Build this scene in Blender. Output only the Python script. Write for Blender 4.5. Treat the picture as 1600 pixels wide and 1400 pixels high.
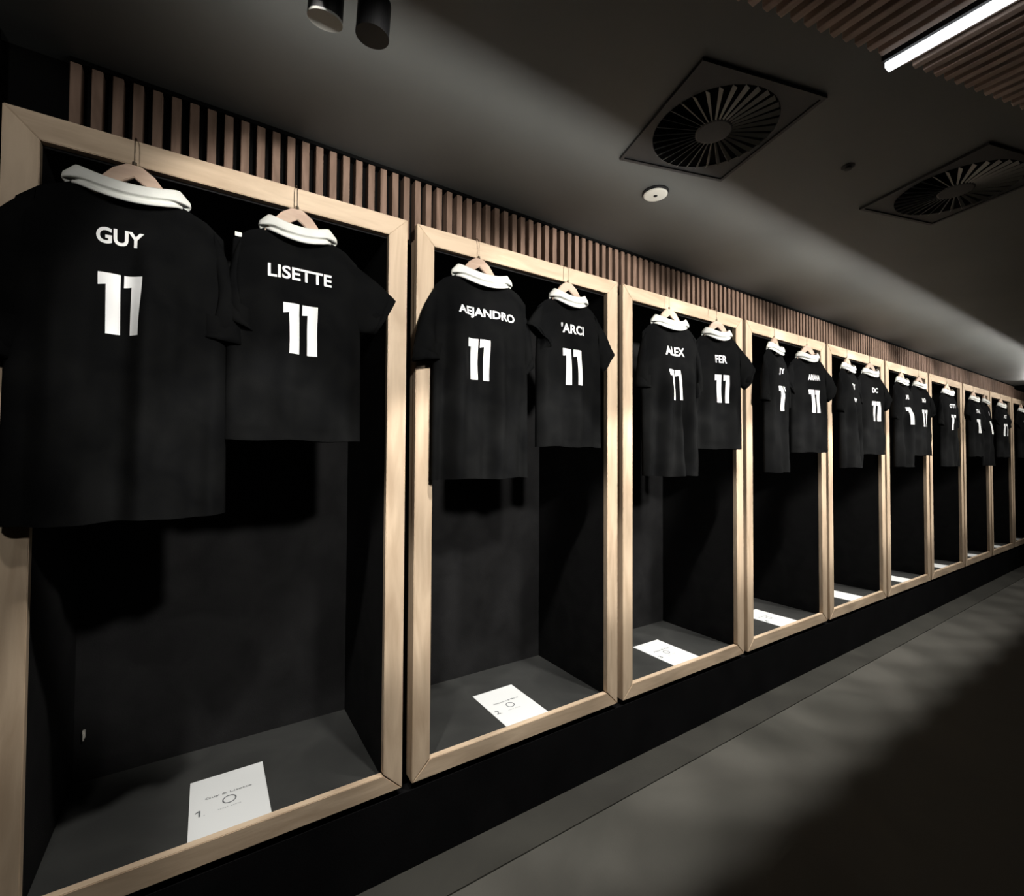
import bpy, bmesh, math, random
import numpy as np
from mathutils import Vector, Matrix

random.seed(7)
for o in list(bpy.data.objects):
    bpy.data.objects.remove(o, do_unlink=True)
C = bpy.context.scene.collection
PI = math.pi
EYE = 1.5            # camera height; x runs along the lockers, y towards them, z up

# ---------------------------------------------------------------- camera
yaw, pit, rol = [math.radians(a) for a in (33.03456, 1.26085, 0.30453)]
F = Vector((math.sin(yaw) * math.cos(pit), math.cos(yaw) * math.cos(pit), math.sin(pit)))
R0 = Vector((math.cos(yaw), -math.sin(yaw), 0)); U0 = R0.cross(F)
R2 = R0 * math.cos(rol) + U0 * math.sin(rol); U2 = R2.cross(F)
cam_data = bpy.data.cameras.new('camera')
cam_data.sensor_width = 36; cam_data.sensor_fit = 'HORIZONTAL'
cam_data.lens = 731.63 / 1600 * 36; cam_data.clip_start = 0.02
cam = bpy.data.objects.new('camera', cam_data); C.objects.link(cam)
m = Matrix((R2, U2, -F)).transposed().to_4x4(); m.translation = (0, 0, EYE)
cam.matrix_world = m
bpy.context.scene.camera = cam

# ---------------------------------------------------------------- world, exposure, wall washing spots
w = bpy.data.worlds.new('world'); bpy.context.scene.world = w; w.use_nodes = True
w.node_tree.nodes['Background'].inputs[0].default_value = (0.6, 0.7, 1, 1)
w.node_tree.nodes['Background'].inputs[1].default_value = 0.003
vs = bpy.context.scene.view_settings
vs.view_transform = 'Standard'; vs.look = 'None'; vs.exposure = 0.0; vs.gamma = 1.0; vs.use_curve_mapping = False

SPOT_W = 172
DOWN_W = 124
LINE_W = 1.05
def spot(x, y, z, tx, ty, tz, watt, deg=66, blend=0.35, size=0.03, col=(1, .96, .90)):
    d = bpy.data.lights.new('unseen_spot_light', 'SPOT'); d.energy = watt; d.spot_size = math.radians(deg)
    d.spot_blend = blend; d.shadow_soft_size = size; d.color = col
    o = bpy.data.objects.new('unseen_spot_light', d); C.objects.link(o); o.location = (x, y, z)
    o.rotation_euler = (Vector((tx, ty, tz)) - Vector((x, y, z))).to_track_quat('-Z', 'Y').to_euler()
CEIL = EYE + 1.085
spot(9.7, 1.50, EYE + .80, 4.0, 1.52, EYE + .80 + 5.7 * math.tan(math.radians(16)), 9, deg=30, blend=.6)   # unseen lamp added at the far end to brighten the ceiling
for k in range(-1, 9):                # row of ceiling spots across the aisle, thrown at the lockers
    x = .50 + 1.0862 * k
    q = (.12, .72, .95, 1, 1, 1, .8, .5, .35, .25)[k + 1]
    spot(x, .10, EYE + .86, x, 1.10, EYE + .86 - math.tan(math.radians(19)), SPOT_W * q, deg=59, blend=.25, size=.05)
    for dx in (-.35, .19):
        if k >= 0 or dx > 0: spot(x + dx, 1.0, EYE + 1.04, x + dx, 1.76, EYE - 1.12, DOWN_W * q, deg=42, blend=.4)

def line_light(x0, x1, watt):            # added unseen strip without fitting, brightens the ceiling near the lockers
    d = bpy.data.lights.new('added_ceiling_wash', 'AREA'); d.shape = 'RECTANGLE'; d.size = x1 - x0; d.size_y = .02
    d.energy = watt; d.color = (1, .97, .91)
    o = bpy.data.objects.new('added_ceiling_wash', d); C.objects.link(o); o.location = ((x0 + x1) / 2, 1.14, CEIL - .16)
    o.rotation_euler = Vector((0, .84, .54)).to_track_quat('-Z', 'Y').to_euler()
line_light(.0, 2.5, LINE_W * 2.5); line_light(2.5, 5.5, LINE_W * 3.9); line_light(5.5, 9.7, LINE_W * 8)

# ---------------------------------------------------------------- materials
def mat(name, col, rough=.6, spec=.5, metal=0, sheen=0):
    m = bpy.data.materials.new(name); m.use_nodes = True
    b = m.node_tree.nodes['Principled BSDF']
    b.inputs['Base Color'].default_value = (*col, 1); b.inputs['Roughness'].default_value = rough
    b.inputs['Specular IOR Level'].default_value = spec; b.inputs['Metallic'].default_value = metal
    b.inputs['Sheen Weight'].default_value = sheen
    return m
def noise_col(m, c1, c2, scale, detail=6, stretch=(1, 1, 1), bump=0, bscale=200, obj=True, rnd=False, lo=.35, hi=.65, rough=None):
    nt = m.node_tree; N = nt.nodes; L = nt.links; b = N['Principled BSDF']
    tc = N.new('ShaderNodeTexCoord'); mp = N.new('ShaderNodeMapping'); mp.inputs['Scale'].default_value = stretch
    src = tc.outputs['Object']
    if rnd:
        oi = N.new('ShaderNodeObjectInfo'); vm = N.new('ShaderNodeVectorMath'); vm.operation = 'MULTIPLY_ADD'
        vm.inputs[0].default_value = (31, 17, 23); L.new(oi.outputs['Random'], vm.inputs[1]); L.new(src, vm.inputs[2]); src = vm.outputs[0]
    L.new(src, mp.inputs[0])
    n = N.new('ShaderNodeTexNoise'); n.inputs['Scale'].default_value = scale; n.inputs['Detail'].default_value = detail
    n.inputs['Distortion'].default_value = .6
    L.new(mp.outputs[0], n.inputs['Vector'])
    r = N.new('ShaderNodeValToRGB'); r.color_ramp.elements[0].position = lo; r.color_ramp.elements[1].position = hi
    r.color_ramp.elements[0].color = (*c1, 1); r.color_ramp.elements[1].color = (*c2, 1)
    L.new(n.outputs[0], r.inputs[0]); L.new(r.outputs[0], b.inputs['Base Color'])
    if rough:
        mr = N.new('ShaderNodeMapRange'); mr.inputs[3].default_value = rough[0]; mr.inputs[4].default_value = rough[1]
        L.new(n.outputs[0], mr.inputs[0]); L.new(mr.outputs[0], b.inputs['Roughness'])
    if bump:
        n2 = N.new('ShaderNodeTexNoise'); n2.inputs['Scale'].default_value = bscale; n2.inputs['Detail'].default_value = 3
        L.new(mp.outputs[0], n2.inputs['Vector'])
        bp = N.new('ShaderNodeBump'); bp.inputs['Strength'].default_value = bump; bp.inputs['Distance'].default_value = .002
        L.new(n2.outputs[0], bp.inputs['Height']); L.new(bp.outputs[0], b.inputs['Normal'])
    return m
oak_v = noise_col(mat('oak_vertical', (.6, .45, .3), .5, .3), (.50, .375, .26), (.68, .535, .385), 5, stretch=(5, 5, .7), rnd=True, lo=.32, hi=.68, bump=.15, bscale=30)
oak_h = noise_col(mat('oak_horizontal', (.6, .45, .3), .5, .3), (.50, .375, .26), (.68, .535, .385), 5, stretch=(.7, 5, 5), rnd=True, lo=.32, hi=.68, bump=.15, bscale=30)
slat_m = noise_col(mat('slat_wood', (.3, .2, .15), .6, .2), (.15, .097, .070), (.235, .155, .115), 6, stretch=(6, 6, .8), rnd=True)
slat_c = noise_col(mat('ceiling_slat_wood', (.3, .2, .15), .6, .2), (.38, .285, .24), (.54, .42, .36), 6, stretch=(6, .8, 6), rnd=True)
hang_m = noise_col(mat('hanger_wood', (.5, .36, .27), .5, .3), (.46, .33, .25), (.60, .45, .35), 6, stretch=(1, 5, 5), rnd=True)
black_m = noise_col(mat('black_panel', (.012, .012, .013), .9, .06), (.0035, .0035, .004), (.005, .005, .0055), 6, bump=.2, bscale=300)
inner_m = noise_col(mat('charcoal_lining', (.03, .03, .03), .85, .1), (.011, .011, .0115), (.016, .016, .0165), 8, bump=.5, bscale=260)
tray_m = noise_col(mat('dark_grey_shelf', (.07, .07, .065), .7, .2), (.032, .033, .032), (.042, .043, .041), 5, bump=.2, bscale=300)
void_m = mat('matt_black', (.004, .004, .004), .95, .05)
ceil_m = noise_col(mat('grey_black_ceiling_paint', (.10, .10, .095), .5, .5), (.098, .103, .100), (.122, .127, .122), 1.3, bump=.1, bscale=60)
ceil_m.node_tree.nodes['Principled BSDF'].inputs['IOR'].default_value = 1.5     # satin paint
floor_m = noise_col(mat('dark_concrete_floor', (.06, .06, .055), .55, .4), (.055, .054, .047), (.084, .081, .071), 1.6, detail=8, bump=.25, bscale=120, rough=(.45, .7))
strip_m = noise_col(mat('dark_floor_strip', (.05, .05, .045), .6, .3), (.032, .031, .027), (.042, .041, .035), 3, bump=.2, bscale=150)
cloth_m = noise_col(mat('black_jersey_cloth', (.014, .014, .015), .9, .04, sheen=0), (.0032, .0034, .0037), (.0052, .0054, .0055), 9, bump=.35, bscale=600)
white_cloth = noise_col(mat('white_collar_cloth', (.75, .76, .72), .8, .2), (.72, .73, .69), (.80, .81, .77), 12, bump=.4, bscale=500)
print_m = mat('white_vinyl_print', (.82, .83, .83), .45, .4)
paper_m = mat('white_paper', (.78, .80, .80), .6, .2)
ink_m = mat('grey_ink', (.16, .17, .18), .7, .1)
ink_l = mat('pale_grey_ink', (.5, .52, .53), .7, .1)
wire_m = mat('hook_metal', (.25, .2, .15), .3, .5, metal=1)
dmetal = mat('black_lamp_metal', (.010, .010, .011), .5, .25)
lens_m = mat('lamp_lens', (.06, .06, .065), .25, .5)
vent_m = mat('vent_metal', (.022, .022, .023), .45, .4)
blade_m = mat('vent_blade_metal', (.20, .20, .185), .45, .5)
det_m = mat('off_white_plastic', (.75, .73, .66), .5, .4)
led_m = bpy.data.materials.new('led_diffuser'); led_m.use_nodes = True
_b = led_m.node_tree.nodes['Principled BSDF']; _b.inputs['Base Color'].default_value = (.8, .8, .8, 1)
_b.inputs['Emission Color'].default_value = (.93, .97, 1, 1); _b.inputs['Emission Strength'].default_value = 2.4

# ---------------------------------------------------------------- helpers
def link_mesh(name, bm, m, parent=None, smooth=False):
    me = bpy.data.meshes.new(name); bm.normal_update(); bm.to_mesh(me); bm.free()
    me.materials.append(m)
    if smooth:
        for p in me.polygons: p.use_smooth = True
    o = bpy.data.objects.new(name, me); C.objects.link(o)
    if parent: o.parent = parent
    return o
def share(name, o, parent, loc=None, rot=None):
    c = o.copy(); C.objects.link(c); c.name = name; c.parent = parent
    if loc is not None: c.location = loc
    if rot is not None: c.rotation_euler = rot
    return c
def box(bm, x0, x1, y0, y1, z0, z1):
    v = [bm.verts.new((x, y, z)) for x in (x0, x1) for y in (y0, y1) for z in (z0, z1)]
    for f in ((0, 1, 3, 2), (4, 6, 7, 5), (0, 4, 5, 1), (2, 3, 7, 6), (0, 2, 6, 4), (1, 5, 7, 3)):
        bm.faces.new([v[i] for i in f])
def boxes(name, lst, m, parent=None, bev=0):
    bm = bmesh.new()
    for b in lst: box(bm, *b)
    bmesh.ops.recalc_face_normals(bm, faces=bm.faces)
    if bev: bmesh.ops.bevel(bm, geom=bm.edges[:], offset=bev, segments=1, affect='EDGES')
    return link_mesh(name, bm, m, parent)
def prism_xz(bm, pts, y0, y1):
    a = [bm.verts.new((x, y0, z)) for x, z in pts]; b = [bm.verts.new((x, y1, z)) for x, z in pts]
    n = len(pts); bm.faces.new(a); bm.faces.new(b[::-1])
    for i in range(n): bm.faces.new((a[i], b[i], b[(i + 1) % n], a[(i + 1) % n]))
    bmesh.ops.recalc_face_normals(bm, faces=bm.faces)
def lathe(bm, prof, n=32, M=Matrix()):
    rings = []
    for r, z in prof:
        rings.append([bm.verts.new(M @ Vector((r * math.cos(2 * PI * i / n), r * math.sin(2 * PI * i / n), z))) for i in range(n)])
    for a, b in zip(rings, rings[1:]):
        for i in range(n): bm.faces.new((a[i], a[(i + 1) % n], b[(i + 1) % n], b[i]))
    bm.faces.new(rings[0][::-1]); bm.faces.new(rings[-1])
    bmesh.ops.recalc_face_normals(bm, faces=bm.faces)
def tube(bm, pts, r, n=8):
    pts = [Vector(p) for p in pts]; rings = []; up = Vector((0.3, .1, .9))
    for i, p in enumerate(pts):
        t = (pts[min(i + 1, len(pts) - 1)] - pts[max(i - 1, 0)]).normalized()
        a = t.cross(Vector((1, 0, 0))) if abs(t.x) < .9 else t.cross(Vector((0, 1, 0)))
        a.normalize(); b = t.cross(a)
        rings.append([bm.verts.new(p + (a * math.cos(2 * PI * k / n) + b * math.sin(2 * PI * k / n)) * r) for k in range(n)])
    for a, b in zip(rings, rings[1:]):
        for i in range(n): bm.faces.new((a[i], a[(i + 1) % n], b[(i + 1) % n], b[i]))
    bm.faces.new(rings[0][::-1]); bm.faces.new(rings[-1])
def thing(name, label, cat, loc=(0, 0, 0), rz=0, group=None):
    o = bpy.data.objects.new(name, None); C.objects.link(o); o.empty_display_size = .05
    o.location = loc; o.rotation_euler = (0, 0, rz); o['label'] = label; o['category'] = cat
    if group: o['group'] = group
    return o
def struct(o): o['kind'] = 'structure'; return o

# ---------------------------------------------------------------- setting
X0, X1, Y0, YW = -2.6, 13.2, -3.2, 1.735
struct(boxes('floor', [(X0, X1, Y0, 2.3, -.1, 0)], floor_m))
struct(boxes('trim_1', [(X0, X1, 1.485, 1.652, 0, .006)], strip_m))               # darker strip of floor along the plinth
struct(boxes('wall_back', [(X0, X1, 2.27, 2.37, 0, CEIL), ], void_m))
struct(boxes('baseboard_back', [(X0, X1, 1.655, 1.70, 0, EYE - 1.215)], black_m))   # black plinth below the lockers
struct(boxes('wall_upper', [(X0, X1, YW, YW + .05, EYE + .84, CEIL)], void_m))
struct(boxes('wall_left', [(X0 - .1, X0, Y0, 2.37, 0, CEIL), ], black_m))
struct(boxes('wall_right', [(X1, X1 + .1, Y0, 2.37, 0, CEIL)], black_m))
struct(boxes('wall_front', [(X0, X1, Y0 - .1, Y0, 0, CEIL)], black_m))
struct(boxes('ceiling', [(X0, X1, Y0, 2.37, CEIL, CEIL + .1)], ceil_m))
struct(boxes('wall_infill', [(X0, -.46, 1.66, 1.70, EYE - 1.215, CEIL)], void_m))   # black wall left of the first locker
soff = struct(boxes('trim_2', [(9.75, X1, 0.6, YW, CEIL - .05, CEIL)], void_m))      # black soffit at the far end
struct(boxes('shadow_gap_strip', [(-.33, 12.6, 1.70, YW, CEIL - .012, CEIL)], void_m))  # black strip standing in for the shadow gap above the slats

# slatted band above the lockers
sl = thing('slat_screen', 'long band of upright brown wooden slats on black wall above the row of lockers', 'wall slats', (-.33, YW, EYE + .83))
box_slat = boxes('slat', [(-.0118, .0118, 1.695 - YW, 0, 0, 1.068 - .83)], slat_m, sl, bev=.0015)
P_S = .0446
for i in range(286):
    x = .013 + P_S * i
    if i == 0: box_slat.location = (x, 0, 0)
    else: share('slat', box_slat, sl, (x, 0, 0))
boxes('backing_board', [(0, P_S * 286, -.001, 0, 0, 1.068 - .83)], void_m, sl)

# slatted ceiling raft, slats run towards the lockers, ends cut on a slant
rf = thing('ceiling_raft', 'ceiling raft of brown wooden slats with a slanted end at the upper right', 'ceiling slats', (1.0, .6, CEIL))
P_C = .0405
def cut(x): return .596 - .269 * (x - .986)
bz = 1.04 - 1.085
for i in range(66):
    x = .62 + P_C * i
    if abs(x - 1.477) < .034: continue
    y1 = cut(x)
    o = boxes('slat', [(-.011, .011, -1.9, 0, bz, -.008)], slat_c, rf, bev=.0015) if i == 0 else share('slat', first_c, rf)
    if i == 0: first_c = o
    o.location = (x - 1.0, y1 - .6, 0)
bm = bmesh.new()
pts = [(.60, cut(.60) - .03), (3.3, cut(3.3) - .03), (3.3, -2.3), (.60, -2.3)]
a = [bm.verts.new((x - 1, y - .6, -.008)) for x, y in pts]; b = [bm.verts.new((x - 1, y - .6, -.0005)) for x, y in pts]
bm.faces.new(a); bm.faces.new(b[::-1])
for i in range(4): bm.faces.new((a[i], b[i], b[(i + 1) % 4], a[(i + 1) % 4]))
link_mesh('backing_board', bm, void_m, rf)
led = thing('strip_light', 'glowing white linear strip light set between the wooden ceiling slats', 'light', (1.477, .47, CEIL - .01))
boxes('housing', [(-.022, .022, -2.3, .012, -.038, -.001)], dmetal, led)
boxes('diffuser', [(-.0125, .0125, -2.3, .008, -.052, -.0385)], led_m, led)

# ---------------------------------------------------------------- lockers
W, H, PT = 1.049, 2.067, 1.0862
Z0 = EYE - 1.189
ST = .070
def loc_label(k):
    names = ['leftmost oak-framed open locker, nearest the camera, with papers marked 1',
             'second oak-framed open locker from the left, its paper marked 2',
             'third oak-framed open locker from the left with tall dark interior',
             'fourth oak-framed open locker from the left', 'fifth oak-framed open locker from the left',
             'sixth oak-framed open locker from the left', 'seventh oak-framed open locker from the left, a single jersey at its right half',
             'eighth oak-framed open locker from the left', 'ninth oak-framed open locker from the left',
             'tenth oak-framed open locker, last one in view at the right edge', 'oak-framed open locker beyond the right edge of the view']
    names[0] = 'leftmost oak-framed open locker nearest the camera, its paper marked 1'
    return names[k]
def prism_frame(pts, y0, y1, name, m, par):
    bm = bmesh.new(); prism_xz(bm, pts, y0, y1)
    bmesh.ops.bevel(bm, geom=bm.edges[:], offset=.0018, segments=2, affect='EDGES')
    return link_mesh(name, bm, m, par)
def make_locker():
    t = thing('locker', '', 'locker', (0, 0, 0), 0, 'oak-framed lockers along the wall')
    g = .0004
    # front boards, mitred: origin = front lower left corner
    prism_frame([(0, 0), (ST - g, ST), (ST - g, H - ST), (0, H)], 0, .026, 'stile', oak_v, t)
    prism_frame([(W, 0), (W, H), (W - ST + g, H - ST), (W - ST + g, ST)], 0, .026, 'stile', oak_v, t)
    prism_frame([(0 + g, H), (ST, H - ST + g), (W - ST, H - ST + g), (W - g, H)], 0, .026, 'rail', oak_h, t)
    prism_frame([(0 + g, 0), (W - g, 0), (W - ST, ST - g - .004), (ST, ST - g - .004)], 0, .026, 'rail', oak_h, t)
    boxes('side_edge', [(0.001, .018, .0265, .062, .001, H - .05)], oak_v, t, bev=.001)
    boxes('side_edge', [(W - .018, W - .001, .0265, .062, .001, H - .05)], oak_v, t, bev=.001)
    d0, d1 = .027, .555
    boxes('side_panel', [(.045, ST - .001, d0, d1, .045, H - .06)], inner_m, t)
    boxes('side_panel', [(W - ST + .001, W - .045, d0, d1, .045, H - .06)], inner_m, t)
    boxes('back_panel', [(.045, W - .045, d1 + .0005, d1 + .018, .03, H - .06)], inner_m, t)
    boxes('top_panel', [(.0705, W - .0705, d0, d1, H - .075, H - .058)], inner_m, t)
    boxes('shelf_board', [(.0695, W - .0695, d0, d1, .030, 1.189 - 1.138)], tray_m, t)
    return t
def copy_thing(src, loc, rz=None):
    r = src.copy(); C.objects.link(r); r.location = loc
    if rz is not None: r.rotation_euler = (0, 0, rz)
    for ch in [c for c in src.children]:
        c = ch.copy(); C.objects.link(c); c.parent = r
        for gch in ch.children:
            d = gch.copy(); C.objects.link(d); d.parent = c
    return r
lk0 = make_locker()
lockx = [-.4415 + PT * k for k in range(11)]
bpy.context.view_layer.update()
for k, x in enumerate(lockx):
    o = lk0 if k == 0 else copy_thing(lk0, (0, 0, 0))
    o.location = (x, 1.65, Z0); o['label'] = loc_label(k)
    if k: o.name = 'locker'

# ---------------------------------------------------------------- text helper
def text_mesh(txt, bold=.03):
    cu = bpy.data.curves.new('lettering', 'FONT'); cu.body = txt; cu.size = 1; cu.offset = bold; cu.resolution_u = 4
    cu.align_x = 'LEFT'
    o = bpy.data.objects.new('tmp', cu); C.objects.link(o)
    dg = bpy.context.evaluated_depsgraph_get(); dg.update()
    me = bpy.data.meshes.new_from_object(o.evaluated_get(dg))
    bpy.data.objects.remove(o)
    bm = bmesh.new(); bm.from_mesh(me); bpy.data.meshes.remove(me)
    xs = [v.co.x for v in bm.verts]; ys = [v.co.y for v in bm.verts]
    x0, x1, y0, y1 = min(xs), max(xs), min(ys), max(ys)
    for v in bm.verts: v.co = Vector(((v.co.x - x0) / (x1 - x0) - .5, (v.co.y - y0) / (y1 - y0) - .5, 0))
    return bm
def fit_text(txt, width, height, bold=.03, maxe=None):
    bm = text_mesh(txt, bold)
    for v in bm.verts: v.co.x *= width; v.co.y *= height
    if maxe:
        bmesh.ops.triangulate(bm, faces=bm.faces)
        for _ in range(4):
            e = [e for e in bm.edges if e.calc_length() > maxe]
            if not e: break
            bmesh.ops.subdivide_edges(bm, edges=e, cuts=1); bmesh.ops.triangulate(bm, faces=bm.faces)
    return bm
def digit_bm(n=9):
    """a squared numeral 1 with a flag to the left, about .046 wide and .157 high, as a fine grid"""
    bm = bmesh.new()
    def grid(x0, x1, z0, z1, nx, nz, sl=0):
        g = [[bm.verts.new((x0 + (x1 - x0) * i / nx, z0 + (z1 - z0) * j / nz + (sl * (1 - i / nx) if j == 0 else 0), 0)) for i in range(nx + 1)] for j in range(nz + 1)]
        for j in range(nz):
            for i in range(nx): bm.faces.new((g[j][i], g[j][i + 1], g[j + 1][i + 1], g[j + 1][i]))
    grid(-.0065, .023, -.0785, .0785, 6, 24)
    grid(-.023, -.0065, .0485, .0785, 3, 5, -.003)
    bmesh.ops.remove_doubles(bm, verts=bm.verts, dist=1e-5)
    return bm

# ---------------------------------------------------------------- jerseys
def sst(a, b, x):
    t = np.clip((x - a) / (b - a), 0, 1); return t * t * (3 - 2 * t)

class Jersey:
    """local frame: x right, -y towards the room, z height relative to the hook's wood apex (z=0)"""
    def __init__(s, p): s.p = p
    def cx(s, z): return s.p['c'] + s.p.get('lean', 0) * (-z)
    def half(s, z):
        p = s.p
        zs = [p['hem'], p['hem'] * .55, -.36, -.2, -.09]
        return np.interp(z, zs, [p['wh'], (p['wh'] + p['wc']) / 2, p['wc'], (p['wc'] + p['ws']) / 2, p['ws']])
    def topz(s, a):
        p = s.p; x = np.abs(a) * p['ws']; nw = p['nw']
        sh = p['zn'] - (x - nw) * p.get('slope', .52) - np.maximum(0, x - p['ws'] + .04) * .5
        neck = p['zn'] - .032 * (1 - (x / nw) ** 2)
        return np.where(x > nw, sh, neck)
    def depth(s, x, z):
        """how far the back of the jersey bulges towards the room"""
        p = s.p; a = np.clip((x - s.cx(z)) / s.half(z), -1, 1)
        t = np.interp(-z, [.05, .12, .3, .8], [.022, .036, p.get('T', .052), p.get('T', .052) + .008])
        d = t * np.power(np.clip(1 - np.abs(a) ** 2.6, 0, 1), .55)
        g = sst(.14, .5, -z) * p.get('fa', 1.0); edge = np.clip((1 - a * a) * 3, 0, 1)
        ph = p.get('seed', 0) * 1.7
        d = d + g * edge * (.0125 * np.sin(x * 38 + ph + z * 2.2) + .009 * np.sin(x * 71 + ph * 2.1 - z * 3.1) + .003 * np.sin(x * 17 - z * 9 + ph))
        d = d + edge * .0022 * np.sin(x * 24 + z * 33 + ph) * sst(.08, .2, -z)
        for fx, amp, wd, z0, tilt in p.get('folds', ()):
            u = (x - (s.p['c'] + fx) - tilt * (z + .4)) / wd
            d = d + amp * edge * np.tanh(u) * np.exp(-(u / 4.0) ** 2) * sst(z0, z0 + .12, -z)
        d = d - .0025 * np.exp(-((z - p['hem'] - .022) / .003) ** 2) * edge
        return d
    def on(s, sx, z, lift=.0016):
        """point on the back panel at arc length sx from the panel centre"""
        c = float(s.cx(z)); h = float(s.half(z)) * .985
        xs = np.linspace(c - h, c + h, 121); ds = s.depth(xs, z)
        arc = np.concatenate([[0], np.cumsum(np.hypot(np.diff(xs), np.diff(ds)))]); arc -= np.interp(c, xs, arc)
        x = float(np.interp(sx, arc, xs)); return Vector((x, -float(s.depth(np.array(x), z)) - lift, z))
    def body(s):
        p = s.p; bm = bmesh.new(); na, nb = p.get('res', (64, 60))
        aa = np.sin(np.linspace(-PI / 2, PI / 2, na + 1)) * .35 + np.linspace(-1, 1, na + 1) * .65
        bb = np.linspace(0, 1, nb + 1); bb = bb ** 1.15
        def panel(side):
            g = []
            for b in bb:
                zt = s.topz(aa)
                if side < 0: zt = zt - .05 * np.clip(1 - (aa * p['ws'] / p['nw']) ** 2, 0, 1)
                hz = p['hem'] + p.get('tail', 0) * aa + .0025 * np.sin(aa * 6 + p.get('seed', 0))
                z = zt + (hz - zt) * b
                x = s.cx(z) + aa * s.half(z)
                if side > 0: y = -s.depth(x, z) * min(1, .12 + b * 9)
                else: y = .016 * np.power(np.clip(1 - np.abs(aa) ** 3, 0, 1), .6) * min(1, .15 + b * 6) * np.ones_like(aa)
                g.append([bm.verts.new((float(x[i]), float(y[i]), float(z[i]))) for i in range(na + 1)])
            for j in range(nb):
                for i in range(na):
                    q = (g[j][i], g[j][i + 1], g[j + 1][i + 1], g[j + 1][i])
                    bm.faces.new(q if side > 0 else q[::-1])
            return g
        panel(1); panel(-1)
        bmesh.ops.remove_doubles(bm, verts=bm.verts, dist=.0012)
        return bm
    def sleeve(s, S, P, Co, Ci, lift=0, sag=.02):
        """S shoulder point, P armpit, Co outer cuff corner, Ci inner cuff corner, all (x, z)"""
        bm = bmesh.new(); n = 22; m = 28; rings = []
        S, P, Co, Ci = [np.array(v, float) for v in (S, P, Co, Ci)]
        flat = abs(Co[0] - S[0]) > .7 * abs(Co[1] - S[1]); mid = (S + Co) / 2; ctrlT = mid + (.05 if flat else .30) * (np.array([Co[0], S[1]]) - mid) + (.4 if flat else 1) * np.array([np.sign(Co[0] - S[0]) * sag * .6, sag * .8])
        ctrlB = (P + Ci) / 2 + np.array([0, -sag * .3])
        for j in range(n + 1):
            t = j / n
            T = (1 - t) ** 2 * S + 2 * t * (1 - t) * ctrlT + t * t * Co
            B = (1 - t) ** 2 * P + 2 * t * (1 - t) * ctrlB + t * t * Ci
            c = (T + B) / 2; v = (T - B) / 2
            th = .020 + .014 * t + .006 * math.sin(PI * t)
            if t > .86: th -= .0015
            if abs(t - .86) < .03: th -= .003
            ring = []
            for i in range(m):
                a = 2 * PI * i / m; ca, sa = math.cos(a), math.sin(a)
                q = c + v * ca
                wob = .004 * math.sin(3 * a + t * 7 + s.p.get('seed', 0)) * t + .003 * math.sin(5 * a + 2 * t * 5)
                yy = -(abs(sa) ** .8 * math.copysign(1, sa)) * (th + wob)
                if yy > 0: yy *= .5
                ring.append(bm.verts.new((q[0], yy - lift * t, q[1])))
            rings.append(ring)
        # a lip turned inside the cuff
        ring = []
        for v in rings[-1]:
            pass
        C2 = (Co + Ci) / 2
        for v in rings[-1]:
            d = Vector((C2[0], 0, C2[1])) - v.co; ring.append(bm.verts.new(v.co + d * .07))
        rings.append(ring); mid = (S + P) / 2
        ring2 = []
        for v in ring:
            q = Vector((mid[0] - C2[0], 0, mid[1] - C2[1])); ring2.append(bm.verts.new(v.co + q * .35))
        rings.append(ring2)
        k0 = 19; cuff = bmesh.new(); cr = []
        c0 = sum((v.co for v in rings[k0]), Vector()) / m
        for ring_ in rings[k0:]:
            c0 = sum((v.co for v in ring_), Vector()) / m
            cr.append([cuff.verts.new(c0 + (v.co - c0) * 1.012) for v in ring_])
        for a, b in zip(cr, cr[1:]):
            for i in range(m): cuff.faces.new((a[i], a[(i + 1) % m], b[(i + 1) % m], b[i]))
        cuff.faces.new(cr[-1])
        for ring_ in rings[k0 + 1:]:
            for v in ring_: bm.verts.remove(v)
        rings = rings[:k0 + 1]
        for a, b in zip(rings, rings[1:]):
            for i in range(m): bm.faces.new((a[i], a[(i + 1) % m], b[(i + 1) % m], b[i]))
        return bm, cuff
    def collar(s):
        p = s.p; bm = bmesh.new(); n = 56; nw = p['nw'] + .006; zn = p['zn']
        prof = [(.003, -.011), (.0065, -.0105), (.0085, -.007), (.007, -.0025), (.001, -.001), (.0005, .0075), (.006, .009), (.0115, .0105), (.0118, .0125),
                (.0095, .024), (.0055, .036), (.002, .0395), (-.002, .038), (-.003, .02), (-.003, -.008)]
        k = p.get('ch', 1.0); rings = []
        for i in range(n):
            th = 2 * PI * i / n; cx_, sy = math.cos(th), math.sin(th)   # sy>0 : towards the room
            x = nw * cx_; back = max(0, sy)
            z = zn - .030 * (1 - cx_ ** 2) - .002
            y = -(.040 * sy) if sy > 0 else -(.018 * sy)
            if sy < 0: z = zn - .075 * (1 - cx_ ** 2) ** .7 - .002
            wing = 1; tip = (max(0, abs(cx_) - .78) / .22) ** 1.5
            nx, ny = cx_, -sy
            ring = []
            for r, h in prof:
                hh = h * k * (1.0 if h > .01 else 1); rr = r * (wing if h > .008 else 1)
                fall = 1 if .008 < h < .03 and r > .004 else 0; zz = z + hh - .010 * tip * fall
                ring.append(bm.verts.new((p['c'] + x + nx * rr + math.copysign(.016, cx_) * tip * fall, y + ny * rr, zz + p.get('ctilt', 0) * x)))
            rings.append(ring)
        m = len(prof)
        for i in range(n):
            a, b = rings[i], rings[(i + 1) % n]
            for j in range(m): bm.faces.new((a[j], b[j], b[(j + 1) % m], a[(j + 1) % m]))
        return bm

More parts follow.
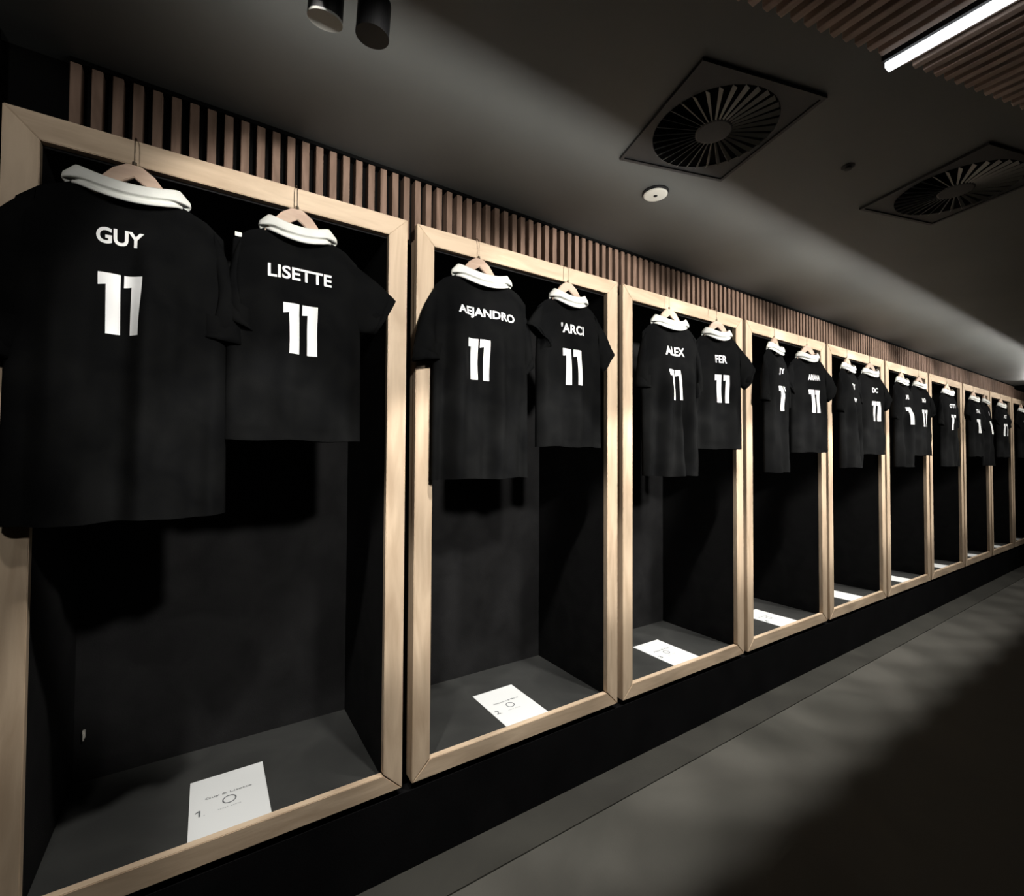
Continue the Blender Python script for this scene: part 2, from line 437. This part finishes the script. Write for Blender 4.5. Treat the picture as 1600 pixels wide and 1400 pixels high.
def add_lettering(J, root, txt, w_, h_, cx, cz, shear=0, bold=.035):
    bm = fit_text(txt, w_, h_, bold, .009)
    for v in bm.verts: v.co = J.on(cx + v.co.x, cz + v.co.y + shear * v.co.x)
    link_mesh('name_lettering', bm, print_m, root)
def add_digits(J, root, cx, cz, s=1.0, gap=.056, shear=0):
    for dx in (-gap / 2, gap / 2):
        bm = digit_bm()
        for v in bm.verts:
            x, z = v.co.x * s + dx, v.co.y * s
            v.co = J.on(cx + x, cz + z + shear * x, .0018)
        link_mesh('number_digit', bm, print_m, root)

AP = EYE + .793       # height of the hanger apex
YH = 1.622            # plane the hangers hang in
def fwd(yaw): return YH - min(.022, max(0, abs(math.sin(yaw)) * .17 - .010))
def make_jersey(label, hx, p, sl, name=None, nums=None, yaw=0, lift=(0, 0)):
    t = thing('jersey', label, 'jersey', (hx, fwd(yaw), AP), yaw, 'black jerseys hanging along the lockers')
    J = Jersey(p)
    link_mesh('body', J.body(), cloth_m, t, True)
    for q, lf in zip(sl, lift):
        b_, c_ = J.sleeve(*q, lift=lf)
        s_ = link_mesh('sleeve', b_, cloth_m, t, True); link_mesh('cuff', c_, cloth_m, s_, True)
    link_mesh('collar', J.collar(), white_cloth, t, True)
    if name: add_lettering(J, t, *name[:5], **(name[5] if len(name) > 5 else {}))
    if nums: add_digits(J, t, *nums[:2], **(nums[2] if len(nums) > 2 else {}))
    return t

hanger_src = None
def make_hanger(hx, label, yaw=0):
    global hanger_src
    if hanger_src is None:
        t = thing('clothes_hanger', label, 'hanger', (hx, YH, AP), yaw, 'wooden hangers on the locker rails')
        bm = bmesh.new()
        prism_xz(bm, [(0, 0), (.018, -.002), (.045, -.021), (.075, -.060), (.10, -.102), (.125, -.126), (.150, -.148), (.152, -.160), (.144, -.164), (.12, -.150), (.088, -.122), (.05, -.072), (0, -.034),
                      (-.05, -.072), (-.088, -.122), (-.12, -.150), (-.144, -.164), (-.152, -.160), (-.150, -.148), (-.125, -.126), (-.10, -.102), (-.075, -.060), (-.045, -.021), (-.018, -.002)], -.006, .006)
        bmesh.ops.bevel(bm, geom=[e for e in bm.edges if abs(e.verts[0].co.y - e.verts[1].co.y) < 1e-6], offset=.002, segments=2, affect='EDGES')
        link_mesh('wooden_bar', bm, hang_m, t)
        bm = bmesh.new(); lathe(bm, [(.004, -.001), (.0055, .001), (.0055, .009), (.004, .010)], 12); link_mesh('ferrule', bm, wire_m, t)
        bm = bmesh.new(); r = .0315
        pts = [(0, 0, .008), (0, 0, .03), (0, .0, .056)]
        pts += [(0, r - r * math.cos(a), .0585 + r * math.sin(a)) for a in np.linspace(.1, PI * .93, 16)]
        tube(bm, pts, .0014); link_mesh('hook', bm, wire_m, t, True)
        hanger_src = t; return t
    o = copy_thing(hanger_src, (hx, fwd(yaw), AP), yaw); o['label'] = label; o.name = 'clothes_hanger'; return o

# --- nearest jerseys, each fitted by eye to its own photograph shape (local x from its hook, z from the apex)
def L(*pts): return pts
jobs = []
# 1: large, three-letter name
make_jersey('large black jersey leftmost in the photo, with a three-letter white name', -.18,
    dict(c=-.008, ws=.215, wc=.228, wh=.236, nw=.104, zn=-.078, hem=-.962, tail=.004, slope=.50, seed=1, T=.055, fa=.8,
         folds=[(.028, .016, .022, .18, .0)]),
    [((-.190, -.124), (-.20, -.40), (-.385, -.51), (-.21, -.565)), ((.185, -.135), (.205, -.40), (.262, -.462), (.150, -.452))],
    ('GUY', .098, .042, -.012, -.222, dict(bold=.03)), (-.006, -.398, dict(gap=.053, s=1.0)), lift=(0, .012))
# 2: small, seven-letter name
make_jersey('small black jersey at the right half of the leftmost locker', .228,
    dict(c=.008, ws=.180, wc=.195, wh=.200, nw=.083, zn=-.078, hem=-.742, slope=.42, seed=2.2, T=.05, fa=.5),
    [((-.150, -.125), (-.175, -.33), (-.195, -.385), (-.105, -.425)), ((.155, -.125), (.19, -.365), (.325, -.235), (.255, -.365))],
    ('LISETTE', .185, .041, .0, -.225, dict(bold=.022)), (.0, -.398, dict(gap=.055)), lift=(.01, .0))
boxes('white_patch', [(-.170, -.152, -.007, -.004, -.131, -.118)], white_cloth, bpy.data.objects['jersey.001'], bev=.0005)  # small white patch at the left shoulder
# 3
make_jersey('large black jersey at the left half of the second locker, long white name', .893,
    dict(c=.018, ws=.208, wc=.212, wh=.216, nw=.105, zn=-.080, hem=-.872, slope=.45, seed=3.9, T=.055, fa=1.1, folds=[(-.155, .012, .014, .10, .0)]),
    [((-.185, -.150), (-.195, -.38), (-.280, -.445), (-.172, -.425)), ((.185, -.13), (.205, -.38), (.262, -.40), (.19, -.47))],
    ('AEJANDRO', .262, .043, -.004, -.235, dict(bold=.028, shear=0)), (-.045, -.415, dict(gap=.053)), lift=(.012, 0))
# 4
make_jersey('small black jersey at the right half of the second locker, cuff over stile', 1.352,
    dict(c=.004, ws=.172, wc=.185, wh=.185, nw=.080, zn=-.080, hem=-.742, slope=.42, seed=5.0, T=.048, fa=.7),
    [((-.150, -.125), (-.175, -.35), (-.248, -.235), (-.122, -.312)), ((.155, -.125), (.18, -.35), (.272, -.285), (.205, -.385))],
    ("'ARCI", .128, .043, -.012, -.222, dict(bold=.03)), (-.020, -.392, dict(gap=.058)), lift=(.03, 0))
# 5
make_jersey('large black jersey at the left half of the third locker, digit half hidden', 2.033,
    dict(c=.005, ws=.185, wc=.200, wh=.190, nw=.098, zn=-.080, hem=-.880, slope=.50, seed=6.5, T=.05, fa=1.3, folds=[(.020, -.040, .009, .28, .0)]),
    [((-.165, -.140), (-.185, -.36), (-.225, -.43), (-.135, -.43)), ((.165, -.13), (.185, -.37), (.225, -.42), (.165, -.47))],
    ('ALEX', .135, .046, -.012, -.235, dict(bold=.03)), (-.022, -.412, dict(gap=.053)), yaw=-.13)
# 6
make_jersey('small black jersey at the right half of the third locker, short name', 2.437,
    dict(c=0, ws=.160, wc=.168, wh=.170, nw=.075, zn=-.080, hem=-.735, slope=.42, seed=7.1, T=.045, fa=.5),
    [((-.140, -.125), (-.16, -.35), (-.235, -.255), (-.13, -.355)), ((.14, -.125), (.165, -.36), (.27, -.255), (.2, -.385))],
    ('FER', .082, .044, -.008, -.228, dict(bold=.03)), (-.006, -.396, dict(gap=.058)), yaw=-.24)
# 7, 8
make_jersey('large black jersey at the left half of the fourth locker, only one digit showing', 3.073,
    dict(c=0, ws=.175, wc=.185, wh=.185, nw=.090, zn=-.080, hem=-.872, slope=.52, seed=8.4, T=.05, fa=1.2, folds=[(.004, -.034, .013, .28, .0)]),
    [((-.155, -.14), (-.175, -.36), (-.215, -.42), (-.13, -.44)), ((.155, -.13), (.175, -.37), (.215, -.42), (.155, -.46))],
    ('JY', .075, .044, -.01, -.23, dict(bold=.03)), (-.022, -.405, dict(gap=.056)), yaw=.14)
make_jersey('small black jersey at the right half of the fourth locker', 3.483,
    dict(c=0, ws=.155, wc=.165, wh=.165, nw=.075, zn=-.080, hem=-.742, slope=.42, seed=9.1, T=.045, fa=.5),
    [((-.135, -.125), (-.155, -.35), (-.225, -.27), (-.13, -.36)), ((.135, -.125), (.16, -.36), (.255, -.27), (.19, -.385))],
    ('ARIANA', .110, .040, .012, -.228, dict(bold=.03)), (.010, -.392, dict(gap=.058)), yaw=-.26)
far = [(4.16, 0, 'TY', .06, 1), (4.53, 1, 'DC', -.16, 1), (5.25, 0, 'XO', -.02, 1), (5.65, 1, 'NO', -.12, 1), (6.47, 0, 'OTI', -.10, 1),
       (7.40, 1, 'TAL', -.08, 1), (7.85, 0, 'EL', .05, 1), (8.55, 1, 'AT', -.10, 1), (9.62, 1, 'ANA', -.1, 1), (10.05, 0, 'LEO', 0, 1)]
where = ['large black jersey at the left half of the fifth locker', 'small black jersey at the right half of the fifth locker, sleeve over the stile',
         'large black jersey at the left half of the sixth locker', 'small black jersey at the right half of the sixth locker',
         'black jersey hanging alone in the seventh locker', 'small black jersey at the left half of the eighth locker',
         'large black jersey at the right half of the eighth locker', 'small black jersey at the left half of the ninth locker',
         'small black jersey at the left half of the tenth locker, at the photo edge',
         'large black jersey at the right half of the tenth locker, at the photo edge']
for i, ((hx, small, nm, yw, _), lab) in enumerate(zip(far, where)):
    if small:
        p = dict(c=0, ws=.165, wc=.175, wh=.175, nw=.078, zn=-.080, hem=-.745, slope=.42, seed=10 + i * 1.3, T=.045, fa=.5, res=(40, 36))
        s_ = [((-.145, -.125), (-.165, -.35), (-.23, -.27), (-.13, -.36)), ((.145, -.125), (.17, -.36), (.265, -.27), (.2, -.385))]
    else:
        p = dict(c=0, ws=.172, wc=.178, wh=.178, nw=.090, zn=-.080, hem=-.85, slope=.50, seed=10 + i * 1.3, T=.05, fa=1.1, res=(40, 36), folds=[(.02, -.026, .014, .28, .0)])
        s_ = [((-.155, -.135), (-.17, -.36), (-.205, -.42), (-.13, -.44)), ((.155, -.13), (.17, -.37), (.205, -.42), (.150, -.46))]
    make_jersey(lab, hx, p, s_, (nm, .035 * len(nm), .042, -.006, -.228, dict(bold=.03)), (-.004, -.398, dict(gap=.056)), yaw=yw)
yaws = {-.18: 0, .228: 0, .893: 0, 1.352: 0, 2.033: -.13, 2.437: -.24, 3.073: .14, 3.483: -.26}
hl = ['wooden hanger holding the leftmost jersey', 'wooden hanger holding the small jersey of the leftmost locker',
      'wooden hanger holding the large jersey of the second locker', 'wooden hanger holding the small jersey of the second locker',
      'wooden hanger holding the large jersey of the third locker', 'wooden hanger holding the small jersey of the third locker',
      'wooden hanger holding the large jersey of the fourth locker', 'wooden hanger holding the small jersey of the fourth locker',
      'wooden hanger at the left half of the fifth locker', 'wooden hanger at the right half of the fifth locker',
      'wooden hanger at the left half of the sixth locker', 'wooden hanger at the right half of the sixth locker',
      'wooden hanger alone in the seventh locker', 'wooden hanger at the left half of the eighth locker',
      'wooden hanger at the right half of the eighth locker', 'wooden hanger at the left half of the ninth locker',
      'wooden hanger at the left half of the tenth locker',
      'wooden hanger at the right half of the tenth locker']
for (hx, yw), lab in zip(list(yaws.items()) + [(f[0], f[3]) for f in far], hl):
    make_hanger(hx, lab, yw)

# ---------------------------------------------------------------- papers on the locker shelves
ZS = EYE - 1.138
px = [.08, 1.19, 2.285, 3.405, 4.49, 5.56, 6.64, 7.72, 8.80, 9.88]
plab = ['white paper marked 1 on the shelf of the leftmost locker', 'white paper marked 2 on the shelf of the second locker',
        'white paper on the shelf of the third locker', 'white paper on the shelf of the fourth locker', 'white paper on the shelf of the fifth locker',
        'white paper on the shelf of the sixth locker', 'white paper on the shelf of the seventh locker', 'white paper on the shelf of the eighth locker',
        'white paper on the shelf of the ninth locker', 'white paper on the shelf of the tenth locker, at the photo edge']
for k, x in enumerate(px):
    t = thing('paper_sheet', plab[k], 'paper', (x, 1.842, ZS + .0006), [0, .01, .0, .005, 0, 0, 0, 0, 0, 0][k], 'papers on the locker shelves')
    boxes('sheet', [(-.111, .111, -.150, .150, 0, .0012)], paper_m, t)
    if k < 4:
        zt = .0018
        def put(bm, cx, cy, name, m):
            for v in bm.verts: v.co = Vector((v.co.x + cx, v.co.y + cy, zt))
            link_mesh(name, bm, m, t)
        nm = ['Guy & Lisette', 'Alejandro & Marci', 'Alex & Fer', 'JY & Ariana'][k]
        put(fit_text(nm, .135, .013, .004), 0, .030, 'lettering', ink_m)
        if k == 0:
            bm = bmesh.new()
            for poly in ([(-.0005, -.015), (.005, -.015), (.005, .015), (-.0005, .015)], [(-.0005, .015), (-.009, .0085), (-.009, .0035), (-.0005, .009)]):
                bm.faces.new([bm.verts.new((a_, b_, 0)) for a_, b_ in poly])
        else: bm = fit_text('%d' % (k + 1), .020, .030, .012)
        put(bm, -.085, -.035, 'numeral', ink_m)
        put(fit_text('.', .004, .004, 0), -.070, -.050, 'full_stop', ink_l)
        bm = bmesh.new(); n = 32
        vi = [bm.verts.new((.0165 * math.cos(2 * PI * i / n), .0165 * math.sin(2 * PI * i / n), 0)) for i in range(n)]
        vo = [bm.verts.new((.0205 * math.cos(2 * PI * i / n), .0205 * math.sin(2 * PI * i / n), 0)) for i in range(n)]
        for i in range(n): bm.faces.new((vi[i], vo[i], vo[(i + 1) % n], vi[(i + 1) % n]))
        put(bm, 0, -.008, 'ring_emblem', ink_m)
        bm = bmesh.new()
        for i in range(11):
            if i == 5: continue
            q = [bm.verts.new((-.033 + i * .006 + a, b, 0)) for a, b in ((0, -.0022), (.0042, -.0022), (.0042, .0022), (0, .0022))]; bm.faces.new(q)
        o = put(bm, 0, -.045, 'fine_print', ink_l)
for o in bpy.data.objects:
    if o.name.startswith('fine_print'): o['kind'] = 'stuff'

# small white clip on the back of the first locker, at its left
t = thing('white_clip', 'tiny white clip low on the back of the leftmost locker', 'clip', (-.345, 2.19, EYE - .97))
boxes('backplate', [(-.004, .004, 0, .013, -.012, .014)], det_m, t, bev=.001)
boxes('tongue', [(-.002, .002, -.006, -.0005, -.018, .006)], det_m, t, bev=.001)

# ---------------------------------------------------------------- ceiling vent, square with a swirl of radial blades
def make_vent(loc, label):
    ang = -math.atan2(1.183 - 1.060, 1.661 - 1.236)
    t = thing('swirl_vent', label, 'vent', loc, ang, 'square swirl vents in the ceiling')
    h = .221
    # frame: ring of four bars
    boxes('rim', [(-h, h, -h, -h + .012, -.010, 0), (-h, h, h - .012, h, -.010, 0), (-h, -h + .012, -h + .012, h - .012, -.010, 0), (h - .012, h, -h + .012, h - .012, -.010, 0)], vent_m, t)
    # plate with a round hole
    bm = bmesh.new(); n = 64; R = .192; hp = h - .013
    inner = [bm.verts.new((R * math.cos(2 * PI * i / n), R * math.sin(2 * PI * i / n), -.006)) for i in range(n)]
    outer = []
    for i in range(n):
        c, s = math.cos(2 * PI * i / n), math.sin(2 * PI * i / n); k = hp / max(abs(c), abs(s)); outer.append(bm.verts.new((c * k, s * k, -.006)))
    up = [bm.verts.new((v.co.x, v.co.y, -.0012)) for v in inner]
    for i in range(n):
        j = (i + 1) % n
        bm.faces.new((inner[i], inner[j], outer[j], outer[i])); bm.faces.new((inner[i], up[i], up[j], inner[j]))
    link_mesh('face_plate', bm, vent_m, t)
    bm = bmesh.new(); lathe(bm, [(R, -.0008), (R, -.0002)], 48); link_mesh('dark_throat', bm, void_m, t)
    bm = bmesh.new(); lathe(bm, [(.052, -.0065), (.058, -.008), (.058, -.010), (.052, -.012), (.001, -.0125)], 40); link_mesh('hub', bm, vent_m, t, False)
    nb = 32; first = None
    for i in range(nb):
        a = 2 * PI * i / nb
        if first is None:
            bm = bmesh.new(); r0, r1 = .056, .190; tw = math.radians(-48)
            vs_ = []
            for r, wd in ((r0, .0065), (r1, .0165)):
                for sgn in (-1, 1):
                    for th in (-.0006, .0006):
                        y = sgn * wd / 2 * math.cos(tw) - th * math.sin(tw); z = sgn * wd / 2 * math.sin(tw) + th * math.cos(tw)
                        vs_.append(bm.verts.new((r, y, z * .8)))
            for f in ((0, 1, 3, 2), (4, 6, 7, 5), (0, 4, 5, 1), (2, 3, 7, 6), (0, 2, 6, 4), (1, 5, 7, 3)): bm.faces.new([vs_[q] for q in f])
            bmesh.ops.recalc_face_normals(bm, faces=bm.faces)
            first = link_mesh('blade', bm, blade_m, t); first.location = (0, 0, -.0095)
        else: share('blade', first, t, (0, 0, -.0095), (0, 0, a))
    return t
make_vent((1.376, .912, CEIL), 'square black ceiling vent with swirled blades, beside the round white detector')
make_vent((2.484, .584, CEIL), 'square black ceiling vent farther off in the dark part of the ceiling')

t = thing('ceiling_detector', 'round off-white disc with a dark centre on the ceiling beside the near vent', 'detector', (1.510, 1.262, CEIL))
bm = bmesh.new(); lathe(bm, [(.052, 0), (.052, -.004), (.046, -.007), (.045, -.0075)], 40); link_mesh('base', bm, dmetal, t)
bm = bmesh.new(); lathe(bm, [(.044, -.0076), (.0475, -.0095), (.047, -.0125), (.042, -.0145), (.001, -.0150)], 40); link_mesh('disc', bm, det_m, t, False)
bm = bmesh.new(); lathe(bm, [(.008, -.0151), (.007, -.017), (.001, -.0173)], 20); link_mesh('sensor_eye', bm, dmetal, t)
t = thing('ceiling_sprinkler', 'tiny dark sprinkler rose on the ceiling between the two vents', 'sprinkler', (1.967, .757, CEIL))
bm = bmesh.new(); lathe(bm, [(.022, 0), (.022, -.002), (.009, -.004), (.006, -.009), (.005, -.0095)], 20); link_mesh('escutcheon', bm, dmetal, t)
bm = bmesh.new(); lathe(bm, [(.012, -.0097), (.012, -.011), (.001, -.0115)], 20); link_mesh('deflector', bm, dmetal, t)

# two black spotlights at the upper left
def make_lamp(x, y, label, tilt, az, rim, ls):
    t = thing('ceiling_spotlight', label, 'spotlight', (x, y, CEIL), 0, 'black ceiling spotlights')
    bm = bmesh.new(); lathe(bm, [(.030, 0), (.030, -.006), (.026, -.009), (.008, -.010), (.007, -.034), (.001, -.035)], 24); link_mesh('mount', bm, dmetal, t)
    Mx = Matrix.Translation((0, 0, -.036)) @ Matrix.Rotation(az, 4, 'Z') @ Matrix.Rotation(tilt, 4, 'X')
    bm = bmesh.new(); lathe(bm, [(.020, 0), (.036, -.004), (.037, -.010), (.037, -.098+ls), (.033, -.102+ls), (.031, -.100+ls), (.028, -.080+ls), (.001, -.078+ls)], 36, Mx)
    link_mesh('lamp_head', bm, dmetal, t)
    bm = bmesh.new(); lathe(bm, [(.020, -.079+ls), (.020, -.085+ls), (.001, -.086+ls)], 28, Mx); link_mesh('lens', bm, lens_m, t)
    bm = bmesh.new(); lathe(bm, [(.0365, -.0985+ls), (.0375, -.0985+ls), (.0375, -.1035+ls), (.0335, -.1035+ls)], 36, Mx); link_mesh('front_ring', bm, blade_m if rim else dmetal, t)
make_lamp(.205, 1.075, 'black cylindrical ceiling spotlight at the top edge, left of the pair, with a pale ring', math.radians(14), math.radians(0), True, .030)
make_lamp(.305, 1.055, 'black cylindrical ceiling spotlight, right of the pair, all dark', math.radians(6), math.radians(20), False, .022)
